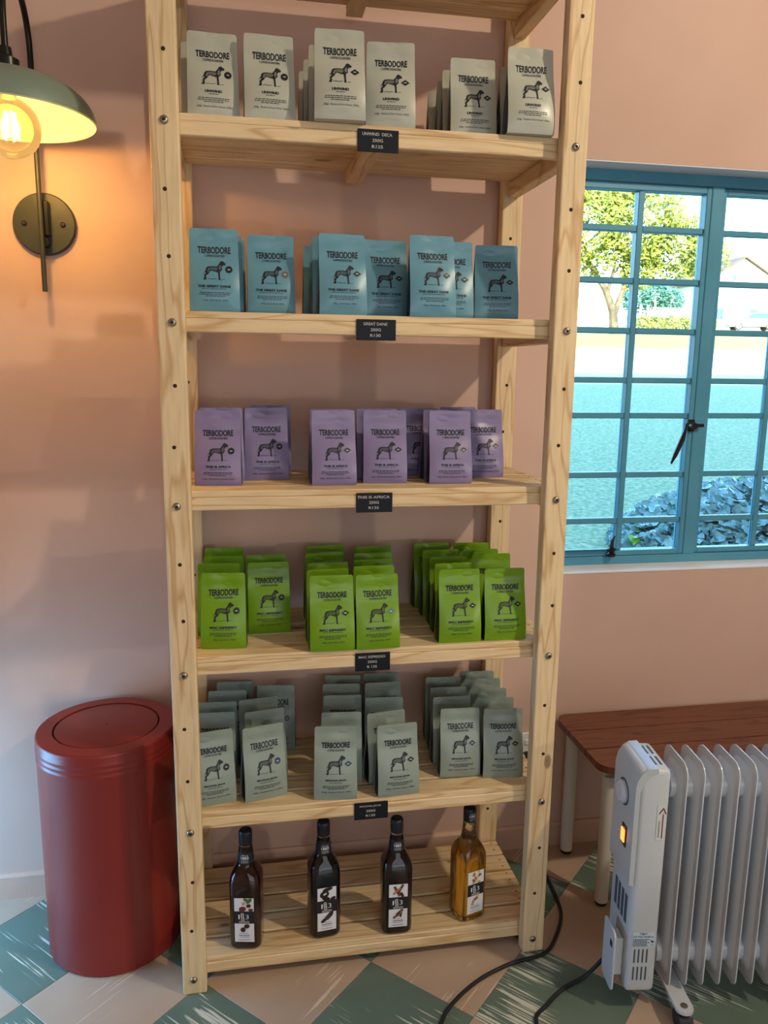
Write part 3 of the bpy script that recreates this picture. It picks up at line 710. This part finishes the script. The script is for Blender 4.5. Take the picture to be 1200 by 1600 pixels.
# ------------------------------------------------------------------ syrup bottles
def bottle(label, x, y, rz, glass_m, syr_m, art, neck):
    t = thing('syrup_bottle', label, 'bottle', (x, y, BZ[6]+.0263), R(rz), group='syrup bottles on the bottom shelf')
    N_ = 32
    prof = [(.030, .0, .6), (.036, .002, .7), (.0385, .008, .8), (.0385, .168, .8), (.0375, .180, .75), (.0335, .192, .6), (.0275, .203, .35), (.0230, .211, .1), (.0205, .216, 0), (.0155, .262, 0), (.0155, .268, 0)]
    def ring(r, sq):
        out = []
        for k in range(N_):
            a = 2*PI*k/N_; c, s_ = math.cos(a), math.sin(a)
            e = 2+3.2*sq; rr = (abs(c)**e+abs(s_)**e)**(-1/e); out.append((r*rr*c, r*rr*s_))
        return out
    def shell(pr):
        g = MB(); vs = []
        for (r, z, sq) in pr: vs += [(a, b, z) for a, b in ring(r, sq)]
        g.add(vs, [(i*N_+k, i*N_+(k+1) % N_, (i+1)*N_+(k+1) % N_, (i+1)*N_+k) for i in range(len(pr)-1) for k in range(N_)]+[tuple(range(N_-1, -1, -1)), tuple((len(pr)-1)*N_+k for k in range(N_))])
        return g
    shell(prof).build('glass_body', glass_m, t, smooth=50)
    shell([(r-.0022, max(z, .004), sq) for r, z, sq in prof if z < .19]+[(.0295, .190, .45)]).build('syrup', syr_m, t, smooth=50)
    MB().lathe([(.0158, .264), (.0162, .266), (.0162, .293), (.0150, .298), (.012, .300)], 24).build('cap', mat('black_screw_cap', (.010, .012, .018), .35), t, smooth=50)
    # main label on the flat front
    yb = -.0385-.0005
    fl = lambda a, b: (a, yb-.0002, b); f2 = lambda a, b: (a, yb-.0005, b); f3 = lambda a, b: (a, yb-.0008, b)
    lb = MB(); put_rect(lb, -.0235, .0235, .024, .142, fl); lo = lb.build('label', mat('white_label_paper', srgb(222, 224, 230), .55), t)
    bd = MB(); put_rect(bd, -.0235, .0235, .074, .107, f2); bd.build('label_band', mat('black_label_band', (.012, .013, .020), .5), lo)
    tx = MB()
    put_text(tx, '1', -.0140, -.0108, .086, .098, f3, -.012); put_text(tx, '8', -.0085, -.0005, .0905, .1025, f3, -.012); put_text(tx, '8', -.0085+.001, .0005, .0815, .0925, f3, -.012); put_text(tx, '3', .0030, .0110, .086, .098, f3, -.012)
    put_rect(tx, -.012, .012, .0800, .0806, f3); put_text(tx, 'FRANCE', -.012, .012, .0760, .0788, f3, .01)
    tx.build('label_lettering', WHITE_INK, lo)
    ar = MB(); random.seed(len(label)+int(x*1000))
    def bean(cx, cz, a, b, th, mi):
        put_poly(ar, [(cx+a*math.cos(u)*math.cos(th)-b*math.sin(u)*math.sin(th), cz+a*math.cos(u)*math.sin(th)+b*math.sin(u)*math.cos(th)) for u in [2*PI*k/12 for k in range(12)]], lambda p, q_: (p, yb-.0008-mi*.0001-.00004*len(ar.f)/12, q_), mi)
    def stick(x0, z0, x1, z1, wd, mi): put_stroke(ar, [(x0, z0), (x1, z1)], wd, lambda p, q_: (p, yb-.0009-mi*.0002, q_), mi)
    if art == 'nut':
        cols = [srgb(112, 44, 34), srgb(70, 110, 50), srgb(196, 150, 110), srgb(60, 36, 28)]
        bean(-.004, .113, .009, .007, .3, 0); bean(.012, .135, .009, .005, .8, 1); bean(.004, .138, .006, .004, -.4, 1); bean(.011, .122, .006, .005, .2, 3); bean(.016, .111, .006, .004, 0, 0); bean(-.001, .128, .005, .004, 1, 2)
        bean(.006, .067, .007, .006, .3, 3); bean(-.003, .0575, .0065, .0065, 0, 3); bean(-.003, .0575, .0042, .0042, 0, 2)
    elif art == 'choc':
        cols = [srgb(40, 28, 26), srgb(66, 46, 40), srgb(210, 210, 214), srgb(30, 22, 20)]
        bean(.002, .137, .013, .005, .2, 0); bean(-.006, .124, .012, .010, .4, 0); bean(-.005, .125, .005, .0025, .5, 2); bean(-.002, .112, .010, .006, -.3, 3); bean(.015, .110, .008, .005, .5, 0)
        bean(.008, .066, .011, .006, .9, 0); bean(-.006, .054, .011, .0045, .6, 0); bean(.002, .060, .009, .006, .7, 1)
    elif art == 'cinnamon':
        cols = [srgb(120, 70, 46), srgb(84, 46, 30), srgb(170, 116, 78), srgb(56, 34, 26)]
        stick(-.010, .137, .004, .110, .007, 0); stick(.012, .141, -.001, .118, .006, 1); stick(-.013, .116, .006, .132, .005, 2); stick(.006, .120, .012, .108, .007, 3)
        stick(-.012, .050, .010, .064, .006, 0); stick(-.004, .058, .012, .072, .007, 1); stick(.002, .056, .010, .070, .003, 2); stick(.006, .052, .007, .062, .005, 3)
    else:
        cols = [srgb(196, 152, 74), srgb(160, 112, 44), srgb(222, 186, 112), srgb(120, 92, 60)]
        for k in range(11): bean(random.uniform(-.012, .012), .110+k*.0028, random.uniform(.003, .0055), random.uniform(.0025, .004), random.uniform(0, 3), k % 4)
        for k in range(7): bean(-.008+k*.0024, .054+k*.0028+random.uniform(-.002, .002), .0045, .0035, random.uniform(0, 3), k % 4)
    ar.build('label_picture', [mat(f'{art} print {i}', c, .6) for i, c in enumerate(cols)], lo)
    sm = MB()
    for (a, b, z, hh) in ((-.012, .010, .0465, .0012), (-.013, .013, .0400, .0028), (-.011, .011, .0360, .0012), (-.014, .014, .0290, .0016)):
        u = a
        while u < b: put_rect(sm, u, min(b, u+.003), z, z+hh, f3); u += .0036
    sm.build('label_small_print', mat('grey_small_print', srgb(120, 122, 132), .6), lo)
    # neck sleeve with white lettering
    z0, z1 = (.218, .246) if neck else (.267, .292)
    rr = lambda z: (.020-(z-.216)*(.0045/.046)+.0006) if neck else .0166
    if neck: MB().lathe([(rr(z0), z0), (rr(z1), z1)], 24, cap=False).build('neck_label', MATS['black_label_band'], t, smooth=True)
    fc = lambda a, b: (math.sin(a/rr(b))*(rr(b)+.0003), -math.cos(a/rr(b))*(rr(b)+.0003), b)
    nt_ = MB(); zc = (z0+z1)/2
    put_text(nt_, 'DEPUIS', -.008, .008, zc+.0075, zc+.0100, fc, .0); put_text(nt_, '1883', -.0095, .0095, zc-.0015, zc+.0058, fc, .02); put_text(nt_, 'MAISON', -.0085, .0085, zc-.0062, zc-.0038, fc, .0); put_text(nt_, 'ROUTIN', -.0085, .0085, zc-.0100, zc-.0076, fc, .0)
    nt_.build('neck_lettering', mat('pale_print', srgb(205, 208, 214), .6), t)
BG = mat('clear_bottle_glass', (.96, .97, .96), .02, trans=1.0, ior=1.45)
for (label, x, y, rz, col, art, neck, tr) in (
    ('brown-red syrup bottle with hazelnut label, nearest left post', -.296, .083, -10, (.055, .012, .008), 'nut', True, .35),
    ('near-black syrup bottle with dark chocolate label', -.106, .091, 6, (.006, .007, .012), 'choc', True, 0),
    ('dark syrup bottle with brown cinnamon-stick label', .0756, .075, -2, (.016, .007, .006), 'cinnamon', True, 0),
    ('golden amber syrup bottle with almond pieces on label', .269, .093, 16, (.86, .52, .05), 'almond', False, .92)):
    bottle(label, x, y, rz, BG, mat(f'{art} syrup', col, .06, trans=tr, ior=1.33), art, neck)

# ------------------------------------------------------------------ red bin
REDM = noisy('brick_red_enamel', srgb(134, 42, 36), srgb(128, 39, 33), 2, .33); 
bn = thing('waste_bin', 'tall round brick-red metal bin beside the shelving', 'bin', (-.632, .252, 0))
r = .166
MB().lathe([(r-.004, 0), (r, .004), (r, .520), (r+.0012, .523), (r+.0012, .526), (r, .529), (r, .534), (r+.0012, .537), (r+.0012, .540), (r, .543), (r, .548), (r+.0012, .551), (r+.0012, .554), (r, .557), (r, .572), (r-.001, .577), (r-.004, .5795)], 64, cap=False).build('body', REDM, bn, smooth=40)
MB().lathe([(r-.004, .5795), (.128, .5805), (.1265, .579), (.1265, .566)], 64, cap=False).build('rim', REDM, bn, smooth=40)
MB().lathe([(.002, .5795), (.119, .5795), (.1225, .5785), (.1235, .576), (.1235, .566)], 64, cap=False).build('swing_lid', REDM, bn, smooth=40)
MB().lathe([(.1275, .564), (.121, .564)], 64, cap=False).build('lid_gap', BLACK, bn)
MB().lathe([(.001, .003), (r-.004, .003), (r-.004, 0)], 48, cap=False).build('base', BLACK, bn)

# ------------------------------------------------------------------ wall lamp
OLIVE = mat('olive_grey_steel', srgb(50, 54, 46), .42)
DARKM = mat('blackened_steel', srgb(40, 42, 38), .3, metal=.6)
lx = -.7435
lamp = thing('wall_lamp', 'wall lamp with domed sage shade, lit globe bulb and round wall plate', 'lamp', (lx, YW, 1.794))
MB().lathe([(.072, 0), (.072, -.010), (.069, -.014), (.01, -.0145)], 48, axis='y').build('wall_plate', OLIVE, lamp, smooth=35)
for sx_ in (-.045, .043):
    MB().lathe([(.006, -.013), (.006, -.017), (.004, -.019)], 14, (sx_, 0, 0), 'y').build('screw', BLACK, lamp, smooth=True)
bk = MB().box(-.004, .016, -.036, -.014, -.030, .050, .002); bk.lathe([(.010, -.040), (.011, -.014)], 14, (.004, 0, -.045), 'y'); bk.build('bracket', DARKM, lamp, smooth=35)
ry = -.046
sy_, sz_ = .18-YW, 1.96-1.794
rod = [(0, ry, -.160), (0, ry, .2), (0, ry, .30), (0, ry, .36)]
cyy, rad = (ry+sy_)/2, (ry-sy_)/2
arc = [(0, cyy+rad*math.cos(a), .36+rad*1.1*math.sin(a)) for a in [PI*k/16 for k in range(1, 17)]]
MB().tube(rod[:2], .006, 12).build('rod', OLIVE, lamp, smooth=True)
MB().tube([rod[1]]+rod[2:]+arc+[(0, sy_, sz_+.125)], .0068, 12).build('gooseneck_arm', DARKM, lamp, smooth=True)
MB().lathe([(.010, sz_+.085), (.026, sz_+.088), (.026, sz_+.112), (.014, sz_+.118), (.012, sz_+.135)], 24, (0, sy_, 0)).build('lamp_holder', DARKM, lamp, smooth=35)
def dome(r0, h, th):
    pr = []
    for k in range(15):
        a = PI/2*k/14; pr.append((max(.012, r0*math.sin(a)**.9), h*math.cos(a)))
    return pr
out = dome(.170, .088, 0); inn = [(max(.012, a-.0025), b-.0025) for a, b in out]
SH = MB().lathe([(a, b+sz_) for a, b in out], 48, (0, sy_, 0), cap=False).build('shade', mat('sage_green_shade', srgb(122, 138, 122), .45), lamp, smooth=50)
MB().lathe([(a, b+sz_) for a, b in inn]+[(out[-1][0], sz_)], 48, (0, sy_, 0), cap=False).build('shade_lining', mat('cream_shade_lining', srgb(214, 226, 176), .6), SH, smooth=50)
bz = sz_-.018
pr = [(.014, bz+.085), (.015, bz+.068)]+[(.060*math.sin(a), bz+.060*math.cos(a)) for a in [.28+(PI-.28)*k/16 for k in range(16)]]
BL = MB().lathe(pr, 32, (0, sy_, 0), cap=False).build('bulb', thin_glass('amber_bulb_glass', (1, .93, .80), emit=(1.0, .55, .16), estr=1.1, ewt=.30), lamp, smooth=60)
fl_ = MB()
for k in range(6):
    a = PI/3*k; fl_.tube([(.010*math.cos(a), sy_+.010*math.sin(a), bz+.030), (.016*math.cos(a+.4), sy_+.016*math.sin(a+.4), bz-.022)], .0022, 6)
fl_.build('filament', mat('glowing_filament', (1, .8, .5), .5, emit=(1.0, .72, .34), estr=25), BL)
lp_ = light('bulb_light', 'POINT', (lx, YW+sy_, 1.794+bz-.002), 9.0, (1.0, .55, .15), shadow_soft_size=.022)

# ------------------------------------------------------------------ bench
BW_ = pine('x', 'red_brown_hardwood', srgb(118, 70, 50), srgb(88, 50, 36), knots=False, rough=.4)
LEGM = mat('cream_powder_coat', srgb(214, 210, 196), .4)
bench = thing('bench', 'low bench with red-brown planks and cream tube legs below the window', 'bench')
x0, x1, y0, y1, zt = .627, 1.80, .088, .420, .440
dy = (y1-y0)/3
for k in range(3):
    rr_ = [0, 0, 0, 0]
    if k == 2: rr_ = [.035, .035, 0, 0]
    if k == 0: rr_ = [0, 0, .045, .045]
    MB().prism(rrect(x0, x1, y0+k*dy+.002, y0+(k+1)*dy-.002, rr_), zt-.020, zt, axis='z').build('plank', BW_, bench)
fr = MB()
fr.box(.655, .690, .14, .40, zt-.05, zt-.0205, .003); fr.box(1.735, 1.77, .14, .40, zt-.05, zt-.0205, .003)
fr.box(.690, 1.735, .140, .165, zt-.05, zt-.0205, .003); fr.box(.690, 1.735, .375, .400, zt-.05, zt-.0205, .003); fr.build('frame', LEGM, bench)
for (x, y) in ((.674, .385), (.675, .145), (1.752, .385), (1.752, .145)):
    lg = MB().tube([(x, y, .012), (x, y, zt-.0508)], .0185, 20).build('leg', LEGM, bench, smooth=40)
    MB().lathe([(.013, 0), (.0165, .003), (.0165, .012)], 16, (x, y, 0)).build('foot_cap', BLACK, lg, smooth=40)

# ------------------------------------------------------------------ oil radiator
RADW = mat('white_radiator_enamel', srgb(200, 206, 212), .30, coat=.3)
RADG = mat('grey_radiator_plastic', srgb(190, 197, 202), .36)
rad_ = thing('oil_radiator', 'white oil-filled fin radiator with lit orange switch on the floor', 'radiator', (.6586, -.234, 0), R(-8))
PIT = .0388
fd = .128
plate = rrect(0, fd, .062, .617, [.030, .030, .022, .022], 6)
core = rrect(.016, fd-.016, .085, .597, [.026, .026, .02, .02], 5)
finm = MB(); finm.prism(plate, -.0012, .0012, axis='x')
for sg in (-1, 1):
    n = len(core); ci = rrect(.026, fd-.026, .098, .584, [.022]*4, 5)
    vs = [(sg*.0012, a, b) for a, b in core]+[(sg*.0085, a, b) for a, b in ci]
    finm.add(vs, [(i, (i+1) % n, n+(i+1) % n, n+i) for i in range(n)]+[tuple(range(n, 2*n))])
for zc in (.545, .125):
    finm.lathe([(.034, -.0012), (.030, -.0194), (.030, -.0194)], 20, (0, fd/2, zc), 'x'); finm.lathe([(.034, .0012), (.030, .0194)], 20, (0, fd/2, zc), 'x')
fmesh = finm.mesh('fin', RADW, 35)
for k in range(9):
    o = obj('fin', fmesh, rad_); o.location = (k*PIT, 0, 0)
# control box
bx = MB(); bx.box(-.105, -.036, -.002, fd+.004, .058, .612, .012, seg=3); bo = bx.build('control_box', RADG, rad_, smooth=40)
tv_ = MB()
for r_i in range(2):
    for c_i in range(3): tv_.box(-.078+.012*c_i, -.073+.012*c_i, .022+r_i*.050, .060+r_i*.050, .6115, .6124)
tv_.build('top_vent', mat('dark_vent_slot', srgb(60, 78, 88), .6), bo)
fv = MB()
for r_i, zb in enumerate((.137, .092)):
    for c_i in range(4): fv.box(-.090+.0095*c_i, -.0865+.0095*c_i, -.0026, -.0015, zb, zb+.034)
fv.build('front_vent', MATS['dark_vent_slot'], bo)
pv = MB()
for c_i in range(4): pv.box(-.1056, -.1048, .020+c_i*.022, .034+c_i*.022, .22, .29)
pv.build('side_vent', MATS['dark_vent_slot'], bo)
cp = [(-.068, .6155), (-.086, .6145), (-.100, .606), (-.110, .590), (-.1145, .570), (-.1145, .335), (-.104, .332), (-.104, .56), (-.0935, .585), (-.078, .602), (-.066, .6055)]
cpo = MB().prism(cp, -.004, fd+.002, axis='y').build('control_panel', mat('pale_grey_panel', srgb(180, 188, 190), .32, coat=.2), rad_, smooth=35)
MB().lathe([(.026, -.1144), (.026, -.120), (.020, -.127), (.006, -.128)], 28, (0, fd/2, .525), 'x').build('thermostat_dial', RADW, cpo, smooth=40)
MB().lathe([(.031, -.1144), (.031, -.1152)], 28, (0, fd/2, .525), 'x').build('dial_ring', MATS['dark_vent_slot'], cpo)
MB().box(-.1172, -.1144, .030, .056, .405, .455, .001).build('switch_frame', BLACK, cpo)
MB().box(-.1205, -.1172, .034, .052, .415, .446, .001).build('lit_switch', mat('orange_neon_switch', srgb(255, 96, 40), .3, emit=(1.0, .18, .03), estr=4.0), cpo)
ex = MB(); ex.prism(rrect(.004, .075, .055, .205, .012), -.134, -.130, axis='x'); ex.box(-.130, -.105, .020, .060, .085, .18, .003); exo = ex.build('cord_wrap', RADG, rad_, smooth=35)
MB().box(-.1348, -.1338, .016, .030, .160, .176, .0005).build('wrap_slot', BLACK, exo)
# printed stickers on the front face
fy = -.0028
fl = lambda a, b: (a, fy, b); f2 = lambda a, b: (a, fy-.0003, b)
ak = MB(); put_rect(ak, -.0625, -.0425, .445, .530, fl); ako = ak.build('arrow_sticker', mat('pale_sticker', srgb(206, 214, 212), .5), bo)
a2 = MB(); put_rect(a2, -.0505, -.0480, .449, .508, f2); put_stroke(a2, [(-.0585, .508), (-.0493, .522), (-.0435, .508)], .0028, f2); a2.build('arrow_print', mat('maroon_print', srgb(122, 44, 60), .5), ako)
a3 = MB(); u = .452
while u < .492: put_rect(a3, -.0585, -.0555, u, u+.003, f2); u += .0045
a3.build('arrow_small_print', mat('grey_maroon_print', srgb(120, 90, 100), .5), ako)
lb = MB(); put_rect(lb, -.095, -.045, .178, .216, fl); lbo = lb.build('rating_label', mat('pale_blue_label', srgb(190, 212, 222), .5), bo)
l2 = MB(); put_text(l2, 'Capri', -.080, -.062, .208, .2145, f2, .02, shear=.3); put_text(l2, 'Oil Filled Radiator', -.094, -.047, .2020, .2065, f2, .01)
random.seed(3)
for k in range(5):
    u = -.094
    while u < -.060-.004*(k % 2): wv = random.uniform(.002, .005); put_rect(l2, u, u+wv, .196-.004*k, .1982-.004*k, f2); u += wv+.001
put_text(l2, 'CE', -.053, -.047, .181, .185, f2, .0); put_poly(l2, [(-.054, .1985), (-.051, .193), (-.047, .194), (-.0465, .190), (-.050, .188), (-.053, .191)], f2)
l2.build('label_print', mat('dark_blue_print', srgb(30, 48, 66), .5), lbo)
# feet with castors
for xf in (.019, 8*PIT-.019):
    ft = MB(); pts = rrect(xf-.020, xf+.020, -.060, fd+.060, .019, 6); ft.prism(pts, .048, .056, axis='z'); fo_ = ft.build('foot_plate', RADG, rad_, smooth=35)
    for yy in (-.040, fd+.040):
        MB().lathe([(.008, .056), (.008, .0575), (.003, .0585)], 14, (xf, yy, 0)).build('screw', ZINC, fo_, smooth=True)
        MB().lathe([(.012, -.017), (.0225, -.0155), (.0225, .0155), (.012, .017)], 22, (xf, yy, .0225), 'x').build('castor', BLACK, fo_, smooth=35)
        MB().box(xf-.005, xf+.005, yy-.006, yy+.006, .040, .0485).build('castor_stem', BLACK, fo_)
    MB().box(xf-.003, xf+.003, fd/2-.01, fd/2+.01, .056, .125, .001).build('clamp', ZINC, fo_)

# ------------------------------------------------------------------ cords and socket
def smooth_path(pts, n=8):
    out = []; pts = [Vector(p) for p in pts]
    for i in range(len(pts)-1):
        p0 = pts[max(0, i-1)]; p1 = pts[i]; p2 = pts[i+1]; p3 = pts[min(len(pts)-1, i+2)]
        for k in range(n):
            t = k/n; out.append(.5*((2*p1)+(-p0+p2)*t+(2*p0-5*p1+4*p2-p3)*t*t+(-p0+3*p1-3*p2+p3)*t**3))
    out.append(pts[-1]); return out
ws = thing('wall_socket', 'white wall socket low on the pink wall behind shelving', 'socket', (.547, YW, .325))
MB().box(-.036, .036, -.009, 0, -.058, .058, .003, seg=2).build('cover_plate', WHITE_P, ws)
MB().box(-.008, .008, -.013, -.009, .020, .038, .002).build('rocker', WHITE_P, ws)
cr = .0048
pc = thing('power_cord', 'long black power cord running from wall socket across the floor', 'cord', (.55, .40, 0))
loc0 = Vector((.55, .40, 0))
MB().lathe([(.012, -.040), (.019, -.030), (.019, -.0095)], 18, (.547-.55, YW-.40, .305), 'y').build('plug', BLACK, pc, smooth=40)
path = [(.547, .400, .303), (.553, .385, .27), (.556, .388, .16), (.560, .375, .05), (.566, .34, .006), (.567, .273, cr), (.560, .189, cr), (.544, .112, cr), (.496, .034, cr), (.444, -.015, cr), (.353, -.033, cr), (.259, -.07, cr), (.179, -.126, cr), (.135, -.178, cr), (.09, -.28, cr), (.08, -.45, cr), (.20, -.62, cr), (.42, -.66, cr), (.44, -.52, cr), (.36, -.34, cr), (.347, -.215, cr), (.391, -.17, cr), (.447, -.131, cr), (.507, -.110, cr+.004), (.540, -.112, .040), (.556, -.130, .085)]
MB().tube([Vector(p)-loc0 for p in smooth_path(path, 7)], cr, 10).build('cable', RUBBER, pc, smooth=True)
